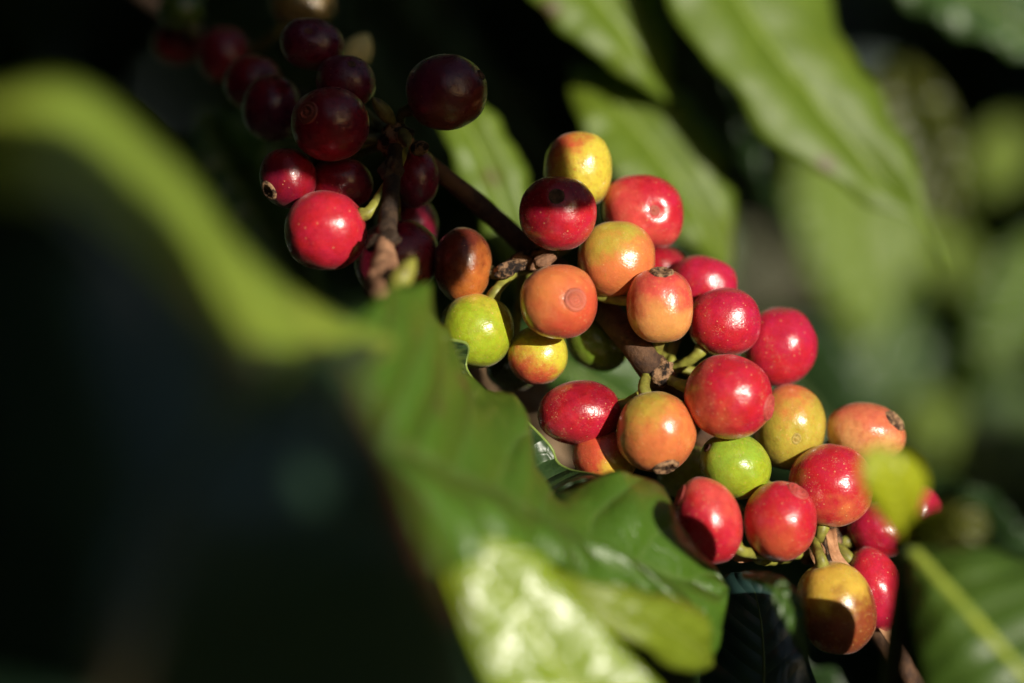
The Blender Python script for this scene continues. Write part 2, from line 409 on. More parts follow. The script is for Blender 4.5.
make_leaf('small dull olive leaf pointing right above the corner leaf',
    P((907,545,-54),(925,512,-62),(955,502,-68),(980,510,-70),(988,527,-70)),
    P((907,546,-54),(930,532,-64),(955,526,-70),(975,526,-71),(988,528,-70)),
    P((908,547,-54),(935,549,-65),(960,549,-70),(980,542,-71),(988,530,-70)),
    'olive', midmat='mid_dark', midr=.0004, ripple=.0004, rf=2, bulge=.001)
sh = thing('leaf_shoot', 'dark upright shoot carrying the blurred leaves at lower right', 'shoot', W(880, 760, -40))
tv, tf = tube([(*W(878,760,-38), .0019), (*W(890,690,-42), .0018), (*W(899,620,-47), .0018), (*W(906,560,-51), .0016), (*W(908,538,-53), .0012)], 30, 12, .12, 250)
mesh_obj('stem', tv, tf, M['shoot'], sh)
tv, tf = tube([(*W(905,556,-51), .0018), (*W(907,546,-52), .0024), (*W(909,536,-53), .0014)], 12, 12, .25, 400)
mesh_obj('node', tv, tf, M['shoot'], sh)

# --- leaves behind -----------------------------------------------------------------
BG = 'coffee leaves behind the branch'
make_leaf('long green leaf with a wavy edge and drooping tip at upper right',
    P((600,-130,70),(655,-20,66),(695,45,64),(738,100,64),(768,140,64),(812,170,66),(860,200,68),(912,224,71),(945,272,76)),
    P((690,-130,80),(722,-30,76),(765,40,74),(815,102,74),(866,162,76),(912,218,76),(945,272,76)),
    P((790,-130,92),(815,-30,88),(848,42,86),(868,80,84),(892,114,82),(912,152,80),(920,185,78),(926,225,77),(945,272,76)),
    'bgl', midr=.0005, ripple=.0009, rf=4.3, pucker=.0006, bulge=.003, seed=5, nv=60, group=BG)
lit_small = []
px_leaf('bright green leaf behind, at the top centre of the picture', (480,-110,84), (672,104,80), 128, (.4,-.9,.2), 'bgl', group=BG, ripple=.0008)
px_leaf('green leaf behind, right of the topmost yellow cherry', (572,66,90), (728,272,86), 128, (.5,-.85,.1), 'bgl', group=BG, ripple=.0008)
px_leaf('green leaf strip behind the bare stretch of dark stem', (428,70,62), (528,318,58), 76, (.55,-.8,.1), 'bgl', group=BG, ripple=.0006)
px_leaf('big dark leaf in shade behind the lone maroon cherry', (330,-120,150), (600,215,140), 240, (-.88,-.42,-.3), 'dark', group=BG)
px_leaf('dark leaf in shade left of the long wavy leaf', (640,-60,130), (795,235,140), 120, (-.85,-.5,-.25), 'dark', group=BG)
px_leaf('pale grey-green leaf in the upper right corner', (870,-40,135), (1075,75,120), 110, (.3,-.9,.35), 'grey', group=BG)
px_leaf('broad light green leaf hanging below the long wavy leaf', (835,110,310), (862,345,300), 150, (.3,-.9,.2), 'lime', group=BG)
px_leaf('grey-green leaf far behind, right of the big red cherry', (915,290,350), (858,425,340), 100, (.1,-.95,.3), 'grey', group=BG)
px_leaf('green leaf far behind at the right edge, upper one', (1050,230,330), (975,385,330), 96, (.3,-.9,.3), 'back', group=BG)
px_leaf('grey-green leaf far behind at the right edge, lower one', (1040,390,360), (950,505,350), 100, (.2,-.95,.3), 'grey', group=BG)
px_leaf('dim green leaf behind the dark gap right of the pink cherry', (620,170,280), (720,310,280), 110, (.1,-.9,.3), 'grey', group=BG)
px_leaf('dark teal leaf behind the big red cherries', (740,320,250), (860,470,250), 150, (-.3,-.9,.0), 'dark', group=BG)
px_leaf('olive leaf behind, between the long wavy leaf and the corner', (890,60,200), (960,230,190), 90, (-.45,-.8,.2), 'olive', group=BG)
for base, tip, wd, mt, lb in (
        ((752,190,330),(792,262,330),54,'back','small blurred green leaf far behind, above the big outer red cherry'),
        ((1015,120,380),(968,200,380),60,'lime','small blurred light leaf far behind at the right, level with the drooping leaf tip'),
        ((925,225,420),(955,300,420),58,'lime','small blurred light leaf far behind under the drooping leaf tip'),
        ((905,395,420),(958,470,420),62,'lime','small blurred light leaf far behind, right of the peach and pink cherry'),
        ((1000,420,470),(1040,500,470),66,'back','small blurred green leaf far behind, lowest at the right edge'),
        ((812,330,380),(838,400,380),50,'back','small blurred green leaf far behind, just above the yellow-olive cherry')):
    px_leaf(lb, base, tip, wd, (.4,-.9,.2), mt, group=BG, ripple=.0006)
    lit_small.append(((base[0]+tip[0])/2, (base[1]+tip[1])/2, base[2], .03))
px_leaf('withered tan leaf behind the torn edge of the broad leaf', (470,330,70), (560,530,62), 84, (.3,-.9,.1), 'tan', group=BG)
px_leaf('shaded green leaf behind the small yellow and green cherries', (500,340,90), (670,440,86), 120, (.2,-.9,.2), 'green', group=BG)
px_leaf('dim green leaf behind the bright red cherry at left', (200,110,90), (330,330,80), 110, (-.2,-.9,.1), 'green', group=BG)
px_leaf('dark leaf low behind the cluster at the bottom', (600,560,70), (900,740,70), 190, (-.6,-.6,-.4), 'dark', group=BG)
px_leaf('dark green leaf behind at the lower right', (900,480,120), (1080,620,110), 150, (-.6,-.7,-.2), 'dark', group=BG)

# ------------------------------------------------------------------ the branch
NODE = {1: W(398,137,6), 2: W(532,262,12), 3: W(664,368,9), 4: W(818,545,14), 5: W(250,55,48), 6: W(190, 20, 62)}
branch = thing('coffee_branch', 'brown woody branch running diagonally between the cherries', 'branch', W(398,137,6))
def seg_pts(lst): return [(*W(a, b, d), r * pxm(d)) for a, b, d, r in lst]
stem_line = [(396,138,6,9),(430,164,10,9),(480,205,13,10),(530,250,15,11),(585,292,14,13),(626,334,5,15),(650,364,3,16),(690,420,15,13),(740,480,20,13),(800,535,18,12),(850,592,15,12),(900,662,14,11),(950,740,14,10)]
tv, tf = tube(seg_pts(stem_line), 110, 20, .10, 260, 1)
mesh_obj('stem', tv, tf, M['bark'], branch)
up_line = [(398,138,7,9),(350,118,30,9),(280,88,52,8),(205,42,70,8),(120,-20,90,8)]
tv, tf = tube(seg_pts(up_line), 50, 14, .12, 260, 2); mesh_obj('side_stem', tv, tf, M['bark_dark'], branch)
tw = [(398,136,5,9),(394,165,-1,8.5),(390,205,-7,9),(386,245,-15,10),(383,275,-36,12),(381,305,-43,12)]
tv, tf = tube(seg_pts(tw[:4]), 40, 14, .22, 420, 3); mesh_obj('twig', tv, tf, M['bark_dark'], branch)  # shade on the upper twig put into a darker bark colour
tv, tf = tube(seg_pts([(386,243,-14.5,9.5),(384,262,-20,13),(382,285,-28,14),(380,303,-36,11),(380,312,-39,6)]), 30, 14, .28, 380, 4)
mesh_obj('twig_end', tv, tf, M['bark_light'], branch)
def lump(name, px, py, mm, r, mat, amp=.35, fr=330, sq=(1,1,1), seed=0, parent=None, rot=0):
    bm = bmesh.new(); bmesh.ops.create_icosphere(bm, subdivisions=4, radius=1)
    c = W(px, py, mm); rr = r * pxm(mm); V = []
    ca, sa = math.cos(R(rot)), math.sin(R(rot))
    for v in bm.verts:
        q = Vector((v.co.x*sq[0], v.co.y*sq[1], v.co.z*sq[2]))
        q = Vector((q.x*ca - q.z*sa, q.y, q.x*sa + q.z*ca)) * rr
        n = mnoise.noise((c+q)*fr + Vector((seed,0,0))) + .6*mnoise.noise((c+q)*fr*2.1) + .35*mnoise.noise((c+q)*fr*4.7)
        V.append(c + q * (1 + amp*n))
    F = [tuple(v.index for v in f.verts) for f in bm.faces]; bm.free()
    return mesh_obj(name, V, F, mat, parent or branch)
lump('node', 398,140,4,17, M['crust'], .45, 300, (1,1,1.1))
lump('node', 392,172,-3,11, M['bark_dark'], .5, 420, (1,1,1.2), seed=8)
lump('node', 386,242,-14,13, M['bark_dark'], .5, 380, (1.1,1,1), seed=9)
lump('node', 377,282,-27,12, M['bark_light'], .5, 380, (1,1,1.2), seed=4)
lump('node', 528,262,9,19, M['crust'], .5, 330, (1.35,.9,.6), rot=20)
lump('node', 661,370,2,12, M['crust'], .5, 420, (1,.9,1.1))
lump('node', 651,378,4,10, M['bark_dark'], .5, 420, (1,.9,.8), seed=12)
lump('node', 820,548,10,20, M['crust'], .45, 330, (1,1,1))
lump('peduncle', 512,269,2,11, M['crust'], .6, 420, (1.5,.8,.6), seed=3, rot=15)
lump('peduncle', 543,262,2,11, M['bark_light'], .4, 420, (1.3,.8,.6), seed=5, rot=22)
# bud with two small bud scales at the upper node, and the small bud on the near twig
def bud(name, base, tip, w, mat, parent=branch):
    B, T = W(*base), W(*tip); ax = T - B
    pts = [(*(B+ax*t), max(.00008, w*pxm(base[2])*s)) for t, s in ((0,.35),(.2,.8),(.45,1),(.7,.8),(.9,.4),(1,.08))]
    tv, tf = tube(pts, 24, 12); return mesh_obj(name, tv, tf, mat, parent)
bud('bud', (394,124,2), (372,97,-2), 8, M['stalk_shaded']); bud('bud', (402,130,0), (408,146,-8), 7, M['stalk_shaded'])
bud('bud', (412,150,2), (428,146,-3), 8, M['crust'])
bud('bud', (390,296,-34), (415,258,-33), 12, M['stalk']); 
def flake(pts_a, pts_b, name='bract'):
    return strip(name, P(*pts_a), P(*pts_b), M['bract'], branch, 14, 4, .0012, .00025)
flake([(806,542,6),(812,560,2),(822,572,1)], [(815,535,5),(826,552,0),(826,574,1)])
flake([(825,530,3),(832,560,-2),(846,574,-1)], [(836,529,4),(840,552,1),(856,573,1)])
flake([(725,552,4),(738,562,-3),(758,560,0)], [(728,545,6),(742,550,0),(760,553,3)])
flake([(870,612,6),(880,630,3),(893,648,4)], [(878,606,8),(892,622,5),(900,642,6)])

# ------------------------------------------------------------------ the cherries
RED=(.45,.015,.034); DEEP=(.25,.006,.018); MAR=(.15,.006,.022); PUR=(.10,.009,.036); ORA=(.58,.165,.052); PNK=(.56,.065,.055)
YEL=(.58,.42,.05); GRN=(.30,.38,.018); OLV=(.42,.33,.045); BRN=(.13,.02,.01); CRI=(.42,.014,.05); ROR=(.52,.075,.035); PEA=(.62,.27,.08)
# id, px, py, rx, ry, tilt, mm, ca, cb, (gx,gz), off, ('c',px,py) calyx seen here | ('s',px,py) stalk end at this side, calyx style, node, box, label
C = [
 ('A1',312,44,33,26,-12, 9,MAR,PUR,(.3,.8),0,('c',310,33),'dim',1,'dark maroon cherry at the top of the shaded cluster'),
 ('A2',346,81,30,26,-15, 5,MAR,PUR,(.3,.8),0,('c',353,66),'small',1,'dark maroon cherry tucked between the top cherry and the small green bud'),
 ('A3',330,124,39,37,0,-2,DEEP,MAR,(.5,.7),0,('c',309,115),'ring',1,'large dark red cherry with a pale ringed navel in the shaded cluster'),
 ('A4',253,83,29,28,0,27,DEEP,MAR,(-.4,-.7),0,('s',270,95),'none',1,'blurred maroon cherry behind the left of the shaded cluster'),
 ('A5',272,108,30,34,0,16,PUR,MAR,(0,.5),-.2,('s',300,118),'none',1,'nearly black cherry left of the large ring-navelled dark red cherry'),
 ('A6',288,178,28,30,20,1,MAR,DEEP,(.5,.3),-.1,('c',270,192),'crown',1,'small dark red cherry with a rough brown crown facing lower left'),
 ('A7',341,183,32,26,-8,5,DEEP,MAR,(.6,.3),0,('c',352,193),'dim',1,'dark red cherry wedged above the bright red cherry'),
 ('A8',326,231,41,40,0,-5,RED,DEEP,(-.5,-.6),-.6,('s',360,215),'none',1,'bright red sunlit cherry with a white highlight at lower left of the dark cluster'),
 ('A9',446,92,41,38,8,0,PUR,BRN,(.5,-.8),-.35,('c',481,76),'small',1,'lone dark maroon cherry standing apart at top centre'),
 ('A10',417,178,22,30,0,9,PUR,MAR,(0,.5),0,('s',408,150),'none',1,'dark purple cherry right behind the near twig'),
 ('A11',397,259,43,40,20,1,MAR,BRN,(.8,-.7),-.8,('s',396,222),'none',1,'big dark purple cherry behind the tan twig end'),
 ('A12',406,226,32,33,0,10,PUR,MAR,(0,.5),0,('s',404,196),'none',1,'dark purple cherry peeping above the big one behind the tan twig'),
 ('A13',463,265,29,38,0,3,BRN,(.42,.12,.025),(.7,-.7),-.35,('s',490,272),'none',2,'brown-maroon cherry with shade and a sunlit orange lower right put into its colour, above the yellow-green cherry'),  # dark top and orange lower right put shade and sun into the colour
 ('B1',224,55,27,28,0,50,DEEP,MAR,(0,.5),0,('s',250,50),'none',5,'blurred dark red cherry behind at upper left, right one of two'),
 ('B2',177,43,25,22,0,58,DEEP,MAR,(0,.5),0,('s',190,30),'none',6,'blurred dark red cherry behind at upper left, under the green one'),
 ('B3',182,10,23,22,0,50,(.07,.12,.015),(.05,.09,.012),(0,.5),0,('s',190,25),'none',6,'blurred green cherry at the top left edge'),
 ('B4',302,6,33,23,-8,44,(.22,.14,.05),(.18,.12,.04),(0,.5),0,('s',270,40),'none',5,'blurred tan yellow cherry at the top edge'),
 ('C1',578,170,34,38,-4,10,(.55,.45,.05),ROR,(-.75,.75),-.68,('s',566,205),'none',2,'tall yellow cherry with a red-flushed top, highest of the sunlit bunch'),
 ('C2',557.6,212.8,38.6,38,0,0,DEEP,RED,(.7,-.7),-.25,('c',556,198),'dark',2,'dark crimson cherry in front of the tall yellow cherry'),  # redder lower right puts the sun into the colour, deep red the shade
 ('C3',643,212,41,37,-22,13,PNK,RED,(.7,.6),-.2,('c',653,212),'dim',2,'pinkish red squarish cherry right of the tall yellow cherry'),
 ('C4',616.5,260,38.6,39,0,4,ORA,OLV,(-.4,.9),-.45,('s',630,288),'none',2,'plain orange cherry below the pinkish squarish one'),
 ('C5',559,302,39,37.5,0,-5,ROR,ORA,(-.6,.6),0,('c',575,300),'ring',2,'orange-red cherry with a concentric ring navel facing the viewer'),
 ('C6',660,306,33,37.5,4,-1,PNK,PEA,(.1,-.9),.0,('c',661,272),'crown',3,'upright pink-orange cherry with a brown crown on top'),
 ('C7',662,270,25,24,0,22,RED,DEEP,(0,.5),-.2,('s',664,292),'none',3,'small red cherry half hidden behind the upright crowned cherry'),
 ('C8',704,285,34,29,-15,15,RED,CRI,(.4,.5),0,('s',690,312),'none',3,'red cherry at the back, topmost of the right-hand reds'),
 ('C9',725,322,36,34.5,20,5,RED,CRI,(.4,.5),-.2,('s',697,354),'none',3,'round red cherry just right of the upright crowned cherry'),
 ('C10',779,347,37,40,-25,14,RED,CRI,(.6,.6),-.2,('s',745,370),'none',3,'big red cherry at the outer right of the bunch'),
 ('C11',729,397,44,42,-8,-5,RED,ROR,(-.7,-.6),-.55,('c',768,407),'ring',3,'largest red cherry in the middle, its navel turned right'),
 ('C12',789,427,36,42,-12,9,OLV,ORA,(.0,.9),-.65,('c',793,438),'dim',4,'yellow-olive cherry below the largest red cherry'),
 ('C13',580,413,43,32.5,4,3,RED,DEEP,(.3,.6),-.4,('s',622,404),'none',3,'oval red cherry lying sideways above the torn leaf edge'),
 ('C14',656,432,40,41,0,-5,ORA,OLV,(-.5,.8),-.55,('c',665,468),'crown',3,'round orange cherry with a dark crown at its lower side'),
 ('C15',605,457,33,28,-10,9,ROR,YEL,(.6,-.7),-.5,('s',640,420),'none',3,'brownish red cherry half hidden behind the round orange one'),
 ('C16',476,331,38,37,35,3,GRN,YEL,(.2,.5),-.5,('s',494,296),'none',2,'large yellow-green unripe cherry above the curled leaf edge'),
 ('C17',538,355.5,30,29,0,4,(.5,.45,.04),ROR,(-.5,-.8),-.35,('c',536,346),'none',2,'small yellow cherry flushed red below, under the ring-navelled orange cherry'),
 ('C18',596,344,32,25,-32,14,(.16,.24,.02),(.12,.18,.02),(0,.5),0,('s',570,325),'none',2,'deep green unripe cherry in shade beside the stem'),
 ('C19',513,365,27,26,0,17,(.06,.09,.015),(.04,.06,.012),(0,.5),0,('s',515,340),'none',2,'very dark green cherry in shade left of the small yellow one'),
 ('C20',735,466,37,32.5,-28,-1,GRN,(.24,.36,.03),(-.4,.5),0,('c',706,447),'small',4,'bright green unripe cherry in the middle of the lower bunch'),
 ('C21',708.5,520.5,33,44.5,16,-7,RED,PNK,(.5,.6),-.4,('c',678,494),'ring',4,'elongated red cherry with its navel at upper left, beside the broad leaf'),
 ('C22',780.5,521,37,40.5,-6,-7,RED,ROR,(-.3,-.8),-.3,('c',797,489),'ring',4,'glossy red cherry with its navel on top, lowest sunlit one in the middle'),
 ('C23',831,486,43,42,0,0,RED,ORA,(.4,-.7),-.65,('s',822,525),'none',4,'orange-streaked red cherry partly behind the small rounded leaf'),
 ('C24',866,433,40,30,-12,11,(.62,.33,.12),(.56,.14,.07),(.3,.9),-.1,('c',894,420),'crown',4,'peach and pink cherry at the right end of the bunch'),
 ('C25',880,530,33,28,-10,14,DEEP,CRI,(0,.5),0,('s',850,540),'none',4,'dark red cherry behind the small rounded leaf'),
 ('C26',914,516,28,32,0,17,RED,CRI,(0,.5),0,('s',880,540),'none',4,'red cherry showing right of the small rounded leaf'),
 ('C27',874,590,30,44,18,6,CRI,RED,(0,.5),0,('s',846,556),'none',4,'crimson cherry at lower right beside the dark shoot'),
 ('C28',836,608,39,47,18,-4,(.22,.05,.018),(.55,.36,.05),(-.25,.9),-.32,('s',822,566),'none',4,'large cherry with a sunlit yellow top and shade put into its brown-red lower half, at the bottom'),  # brown-red lower half also carries its shade in the colour
 ('C29',688,473,30,27,0,15,(.2,.24,.02),GRN,(0,.5),0,('s',720,500),'none',4,'green cherry in shade behind the orange dark-crowned cherry'),
 ('C30',845,537,24,24,0,18,DEEP,MAR,(0,.5),0,('s',835,545),'none',4,'dark red cherry deep in the gap above the dry bracts'),
]
# settle depths so that neighbours touch instead of running through each other
S = [dict(x=c[1], y=c[2], r=.5*(c[3]+c[4]), d=c[6]/.1758) for c in C]
for it in range(400):
    mv = 0
    for i in range(len(S)):
        for j in range(i):
            a, b = S[i], S[j]
            D = math.hypot(a['x']-b['x'], a['y']-b['y']); s = (a['r']+b['r'])*.96
            if D < s:
                need = math.sqrt(s*s-D*D)
                if abs(a['d']-b['d']) < need:
                    sg = 1 if a['d'] >= b['d'] else -1
                    k = (need-abs(a['d']-b['d']))*.5*.5
                    a['d'] += sg*k; b['d'] -= sg*k; mv += k
    if mv < .5: break
# small pull so the bunch stays centred on the plane of focus
depth = {c[0]: s['d']*.1758 for c, s in zip(C, S)}
depth['C15'] = depth['C14'] + 7.5; depth['A11'] += 8; depth['A12'] += 6

def cherry(c, idx):
    cid, px, py, rx, ry, tilt, _, ca, cb, g, off, ax, style, node, label = c
    mm = depth[cid]; u = pxm(mm); cen = W(px, py, mm)
    rx_, rz_ = rx*u, ry*u; rd = .5*(rx_+rz_)
    # axis (towards the navel) in picture space
    ct, st = math.cos(R(tilt)), math.sin(R(tilt))
    def topic(p):    # affine: unit ball -> ellipsoid, tilted in the picture plane
        x = p.x*ct + p.z*st; z = -p.x*st + p.z*ct
        x *= rx_; z *= rz_
        return Vector((x*ct - z*st, p.y*rd, x*st + z*ct))
    if ax[0] == 'c':
        dx, dz = (ax[1]-px)*u, -(ax[2]-py)*u; sg = 1; ysg = -1
    else:
        dx, dz = -(ax[1]-px)*u, (ax[2]-py)*u; sg = -1; ysg = 1
    x = dx*ct + dz*st; z = -dx*st + dz*ct
    x /= rx_; z /= rz_
    l = math.hypot(x, z)
    if l > .985: x *= .985/l; z *= .985/l; l = .985
    yy = math.sqrt(1-l*l) * (-1 if ax[0] == 'c' else (.55 if l < .9 else .3))
    A = Vector((x*ct - z*st, yy, x*st + z*ct)).normalized()
    e1 = A.orthogonal().normalized(); e2 = A.cross(e1)
    rnd = random.Random(idx*7+3)
    k = rnd.uniform(2.05, 2.3) if cid not in ('C1', 'C3', 'C6') else 2.55
    off3 = Vector((rnd.uniform(0, 50), rnd.uniform(0, 50), 0))
    pit = {'dim': .07, 'ring': .05, 'small': .03, 'dark': .045, 'crown': .06, 'none': .02}[style]
    def surf(th, ph, h=0.):
        d = A*math.cos(th) + (e1*math.cos(ph)+e2*math.sin(ph))*math.sin(th)
        q = 1/((abs(d.x)**k+abs(d.y)**k+abs(d.z)**k)**(1/k))
        q = 1 + (q-1)*.75
        q *= 1 + .040*mnoise.noise(d*1.3+off3) + .012*mnoise.noise(d*3.4+off3)
        q *= 1 - pit*math.exp(-(th/.2)**2) - .05*math.exp(-((math.pi-th)/.28)**2)
        return topic(d*(q+h))
    NS, NR = 56, 40
    V = [surf(0, 0)]; F = []
    for i in range(1, NR):
        th = math.pi*(i/NR)
        for j in range(NS): V.append(surf(th, 2*math.pi*j/NS))
    V.append(surf(math.pi, 0)); last = len(V)-1
    for j in range(NS): F.append((0, 1+j, 1+(j+1) % NS))
    for i in range(NR-2):
        for j in range(NS):
            a = 1+i*NS+j; b = 1+i*NS+(j+1) % NS
            F.append((a, a+NS, b+NS, b))
    for j in range(NS): F.append((last, last-NS+(j+1) % NS, last-NS+j))
    root = thing('coffee_cherry', label, 'cherry', cen, 'coffee cherries on the branch')
    shaded = cid[0] == 'A' and cid != 'A8'
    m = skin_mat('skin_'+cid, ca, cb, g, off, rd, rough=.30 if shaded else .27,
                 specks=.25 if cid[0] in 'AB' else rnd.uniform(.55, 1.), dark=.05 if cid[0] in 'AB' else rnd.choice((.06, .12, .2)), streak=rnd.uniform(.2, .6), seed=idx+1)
    mesh_obj('skin', [cen+v for v in V], F, m, root)
    # navel
    prof = {'ring':  (.30, [(0,.05),(.05,.06),(.08,.02),(.11,.014),(.145,.062),(.175,.066),(.205,.03),(.24,.022),(.27,.042),(.295,.036),(.33,-.012)], 'NAVEL'),
            'small': (.16, [(0,.02),(.04,.026),(.07,.012),(.10,.03),(.13,.035),(.16,-.01)], 'scar_dark'),
            'dim':   (.15, [(0,.045),(.035,.045),(.065,.012),(.09,.012),(.115,.03),(.15,-.008)], 'NAVEL'),
            'dark':  (.22, [(0,.02),(.05,.024),(.09,.012),(.14,.024),(.18,.026),(.22,-.01)], 'scar_dark'),
            'crown': (.34, [(0,.01),(.07,.035),(.12,.012),(.18,.018),(.22,.055),(.27,.062),(.32,.045),(.37,-.012)], 'scar')}.get(style)
    if prof:
        V = [surf(0, 0, prof[1][0][1])]; F = []; n = 32
        for th, h in prof[1][1:]:
            for j in range(n):
                ph = 2*math.pi*j/n
                jit = 1 + (.10 if style == 'crown' else .03)*mnoise.noise(Vector((math.cos(ph)*2, math.sin(ph)*2, idx)))
                hh = h*(1+(.7 if style == 'crown' else .4)*mnoise.noise(Vector((math.cos(ph)*3, math.sin(ph)*3, idx*2+th*9)))) if h > 0 else h
                V.append(surf(th*jit, ph, hh))
        for j in range(n): F.append((0, 1+j, 1+(j+1) % n))
        for i in range(len(prof[1])-2):
            for j in range(n):
                a = 1+i*n+j; b = 1+i*n+(j+1) % n
                F.append((a, a+n, b+n, b))
        nm = skin_mat('navel_'+cid, tuple(a*.7+w_*.25 for a, w_ in zip(ca, (.30,.15,.07))), tuple(a*.5+w_*.2 for a, w_ in zip(ca, (.30,.15,.07))), g, 0, rd*.25, streak=.5, seed=idx, specks=0., dark=0., rough=.6) if prof[2] == 'NAVEL' else M[prof[2]]
        o = mesh_obj('navel', [cen+v for v in V], F, nm, root)
    # stalk to its node
    s0 = cen + surf(math.pi, 0)*.97; out = (s0-cen).normalized()
    nd = NODE[node] + Vector((rnd.uniform(-1, 1), rnd.uniform(-.5, 1), rnd.uniform(-1, 1)))*.0012
    s1 = s0 + out*.0022; dist = (nd-s0).length
    midp = s1.lerp(nd, .5) + out*min(.002, dist*.1)
    sr = .00105
    tv, tf = tube([(*s0, sr*1.25), (*s1, sr*.95), (*midp, sr*.9), (*nd, sr*1.3)], 26, 12, .2, 650, idx)
    mesh_obj('stalk', tv, tf, M['stalk_shaded' if (shaded or cid[0] == 'B') else 'stalk'], root)  # shade on the dark and rear cherries put into the stalk colour
    return root
for i, c in enumerate(C): cherry(c, i)

# bud behind the shaded cluster, sunlight put into its pale colour
pb = thing('leaf_bud', 'small pale yellow bud, coloured as if lit, blurred behind the dark cherries', 'bud', W(345,70,30))
o = bud('scale', (346,72,30), (368,34,34), 16, M['lit_bud'], pb)

# ------------------------------------------------------------------ unseen shoot added beside the lens: its leaves are shaped to throw shade
def sunW(px, py, mm, t): return W(px, py, mm) + SUN*t
nb = thing('shade_shoot', 'unseen leafy shoot right of the lens, added to throw shade into the picture', 'shoot', W(1500, 900, -200))
def shade_leaf(base, tip, mmd, wpx, t, roll=0., mat='dark', droop=.0):
    B, T = sunW(*base, mmd, t), sunW(*tip, mmd, t)
    face = SUN.copy(); ax = (T-B).normalized()
    face.rotate(Quaternion(ax, R(roll)))
    c = oval(B, T, wpx*pxm(mmd), face, droop, .05)
    V, F, U, mid = leaf_pts(*c, nv=30, nu=6, ripple=.001, rf=4, bulge=.001, seed=base[0]*.01, toward=face)
    b = solid(mesh_obj('leaf', V, F, LF[mat], nb, U))
def shade_shape(L, Mi, Rr, mmd, t, holes=()):
    f = lambda pts: [tuple(sunW(x, y, mmd, t)) for x, y in pts]
    V, F, U, mid = leaf_pts(f(L), f(Mi), f(Rr), nv=90, nu=24, ripple=.0006, rf=4, bulge=.003, toward=SUN)
    def open_(f):
        c = sum((V[i] for i in f), Vector())/len(f)
        for x, y, mm, r in holes:
            d = c - W(x, y, mm); 
            if (d - SUN*d.dot(SUN)).length < r: return True
        return False
    F = [f for f in F if not open_(f)]
    solid(mesh_obj('leaf', V, F, LF['opaque_dark'], nb, U))
# over the dark cherries, upper left
shade_shape([(440,-80),(540,-20),(560,60),(566,130),(572,178),(590,203)], [(440,-80),(500,80),(540,180),(590,203)], [(440,-80),(415,60),(430,160),(480,215),(535,226),(568,216),(590,203)], 4, .20)
shade_shape([(200,-120),(360,-130),(510,-40),(490,80),(484,180),(490,255),(440,320)], [(200,-120),(300,40),(400,150),(440,320)], [(200,-120),(180,40),(232,160),(300,170),(355,180),(388,206),(400,262),(440,320)], -6, .225)
# over the large near leaf
shade_shape([(-260,420),(-200,260),(-100,140),(0,140),(60,150),(126,182),(193,222),(245,274),(300,314),(350,342),(400,430),(450,540),(500,690)],
            [(-260,420),(-100,450),(100,480),(300,560),(500,690)], [(-260,420),(-230,640),(0,800),(250,800),(500,690)], -140, .27, [(268,352,-140,.0022), (300,485,-155,.0026)])
tv, tf = tube([(*sunW(-330,520,-140,.27), .003), (*sunW(-420,150,-90,.26), .0025), (*sunW(-150,-200,-20,.24), .002), (*sunW(200,-90,4,.225), .0018), (*sunW(440,-90,4,.20), .0014)], 60, 10)
mesh_obj('stem', tv, tf, M['shoot'], nb)

# ------------------------------------------------------------------ masses of foliage
def foliage(name, label, cat, pts, size, mat_slots, seed):
    rnd = random.Random(seed); V = []; F = []; U = []; MI = []
    for p in pts:
        s = size*rnd.uniform(.7, 1.25)
        ax = Vector((rnd.uniform(-1, 1), rnd.uniform(-.7, .7), rnd.uniform(-1, .3))).normalized()
        fc = Vector((rnd.uniform(-.8, .8), rnd.uniform(-1, .1), rnd.uniform(-.2, 1))).normalized()
        L, Mi, Rr = oval(p, p+ax*s, s*.42, fc, s*.08, .15, 6)
        b = len(V)
        for i in range(7):
            V += [L[i], Mi[i], Rr[i]]; U += [(0, i/6), (.5, i/6), (1, i/6)]
        mi = rnd.randrange(len(mat_slots))
        for i in range(6):
            for k in range(2):
                F.append((b+i*3+k, b+i*3+k+1, b+i*3+k+4, b+i*3+k+3)); MI.append(mi)
    o = mesh_obj(name, V, F, None, None, U, origin=Vector(pts[0]))
    for m in mat_slots: o.data.materials.append(LF[m])
    for p, m in zip(o.data.polygons, MI): p.material_index = m
    o['label'] = label; o['category'] = cat; o['kind'] = 'stuff'
    return o
rnd = random.Random(5)
pts = [Vector((rnd.uniform(-1.3, 1.3), rnd.uniform(1.25, 2.3), rnd.uniform(.15, 2.4))) for _ in range(5200)]
foliage('background_foliage', 'mass of dark coffee foliage filling the background', 'foliage', pts, .19, ['dark', 'dark', 'green', 'deep'], 8)
# unseen bush added on the sun side: it keeps the background in shade; sun reaches the lit leaves through its gaps
lit = [(850,230,305,.055), (890,355,345,.05), (1010,300,330,.06), (985,440,355,.055), (665,240,280,.03), (970,20,128,.06), (925,150,195,.02),
       ]
lit += lit_small
def sunline_ok(p, m=0.):
    for px, py, mm, r in lit:
        q = W(px, py, mm); d = (p-q); a = d.dot(SUN)
        if a > 0 and (d-SUN*a).length < r+m: return False
    return True
side = Vector((.85, .526, 0)); along = Vector((SUN.x, SUN.y, 0)).normalized()
pts = []
for _ in range(4200):
    a = rnd.uniform(.60, 1.7); b = rnd.uniform(.1, .75)        # a: across the sun's path, b: along it
    p = side*a + along*b; p.z = rnd.uniform(.5, 1.75)
    if abs(p.x)-.05 < p.y*.21 + .12: continue
    if sunline_ok(p+Vector((0,0,-.05)), .06): pts.append(p)
foliage('shade_bush', 'unseen bush to the right, added to keep the background in shade', 'foliage', pts, .13, ['dark', 'green', 'dark'], 9)
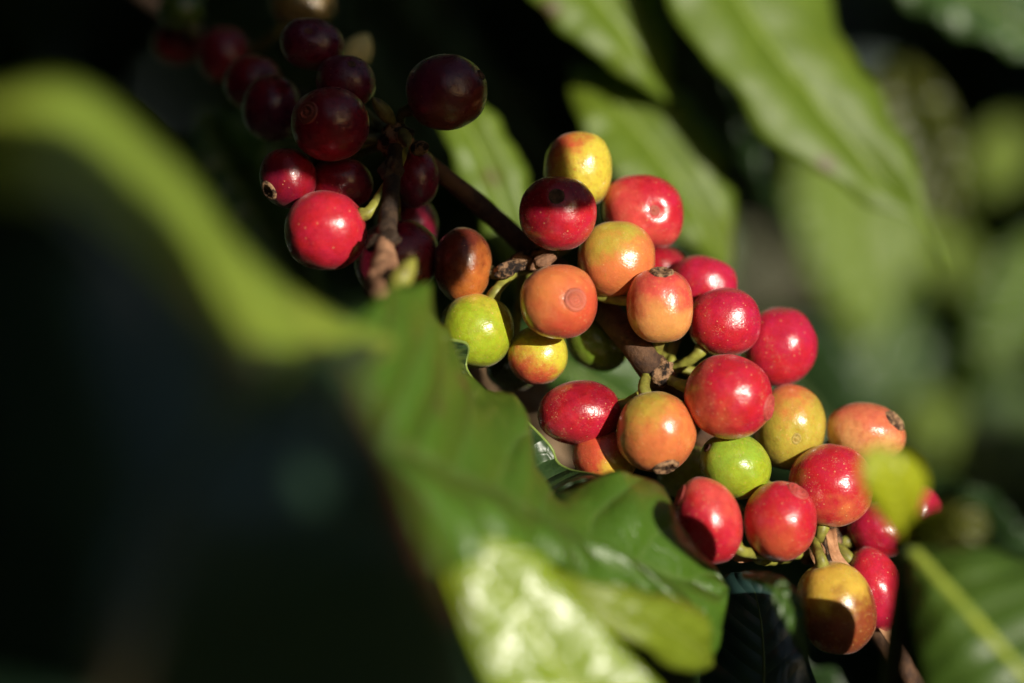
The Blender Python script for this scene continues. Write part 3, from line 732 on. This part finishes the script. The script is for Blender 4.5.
# unseen foliage added above, at the left and behind the lens to cut sky light
pts = []
while len(pts) < 5200:
    d = Vector((rnd.gauss(0, 1), rnd.gauss(0, 1), rnd.gauss(0, 1))).normalized()
    if d.z < -.35: continue
    p = Vector((0, .45, CAMH)) + d*rnd.uniform(.6, 1.25)
    if (d.z > .25 and d.x > -.25 and d.y < .2) or (d.z > .35 and d.x > .15): continue          # open sky above the lens
    if p.z < .2 or (p.y > 0 and abs(p.x)-.15 < p.y*.2 and abs(p.z-CAMH) - .15 < p.y*.14): continue
    c = p.dot(side)                                            # leave the corridor of the sun open
    h = p.z - CAMH - max(0, (p-Vector((0,.5,0))).dot(along))*.193
    if p.dot(along) > -.4 and -.02 < c < .66 and -.28 < h < .30: continue
    if not sunline_ok(p+Vector((0,0,-.08)), .13): continue
    pts.append(p)
foliage('sky_shade_foliage', 'unseen foliage around the branch, added to cut the sky light', 'foliage', pts, .19, ['dark', 'dark', 'deep'], 10)

# ------------------------------------------------------------------ ground, sky, sun, camera
g = 60.; n = 40; V = []; F = []
for i in range(n+1):
    for j in range(n+1):
        x = (i/n*2-1)**3*g; y = (j/n*2-1)**3*g+.5
        V.append((x, y, .06*mnoise.noise(Vector((x*.7, y*.7, 0)))))
for i in range(n):
    for j in range(n): F.append((i*(n+1)+j, (i+1)*(n+1)+j, (i+1)*(n+1)+j+1, i*(n+1)+j+1))
o = mesh_obj('ground', V, F, M['soil']); o['kind'] = 'structure'; o['label'] = 'bare dark soil under the coffee plants'; o['category'] = 'ground'

w = bpy.data.worlds.new('World'); sc.world = w; w.use_nodes = True
nt = w.node_tree; bgn = nt.nodes['Background']; sky = nt.nodes.new('ShaderNodeTexSky')
sky.sky_type = 'NISHITA'; sky.sun_disc = False
sky.sun_elevation = math.asin(SUN.z); sky.sun_rotation = math.atan2(SUN.x, SUN.y)
nt.links.new(sky.outputs[0], bgn.inputs[0]); bgn.inputs[1].default_value = .05
sl = bpy.data.lights.new('sun', 'SUN'); sl.energy = 5; sl.angle = R(.5); sl.color = (1, .93, .80)
so = bpy.data.objects.new('sun', sl); COL.objects.link(so); so.rotation_euler = (-SUN).to_track_quat('-Z', 'Y').to_euler(); so.location = (3, -4, 4)

cd = bpy.data.cameras.new('camera'); cam = bpy.data.objects.new('camera', cd); COL.objects.link(cam)
cam.location = (0, 0, CAMH); cam.rotation_euler = (R(90), 0, 0)
cd.lens = 100; cd.sensor_width = 36; cd.clip_start = .01; cd.clip_end = 500
cd.dof.use_dof = True; cd.dof.focus_distance = .498; cd.dof.aperture_fstop = 4.0
sc.camera = cam
sc.cycles.max_bounces = 6; sc.cycles.adaptive_threshold = .02; sc.cycles.diffuse_bounces = 3; sc.cycles.glossy_bounces = 3; sc.cycles.transmission_bounces = 3
sc.view_settings.view_transform = 'Standard'; sc.view_settings.look = 'None'
sc.view_settings.exposure = .32; sc.view_settings.gamma = 1
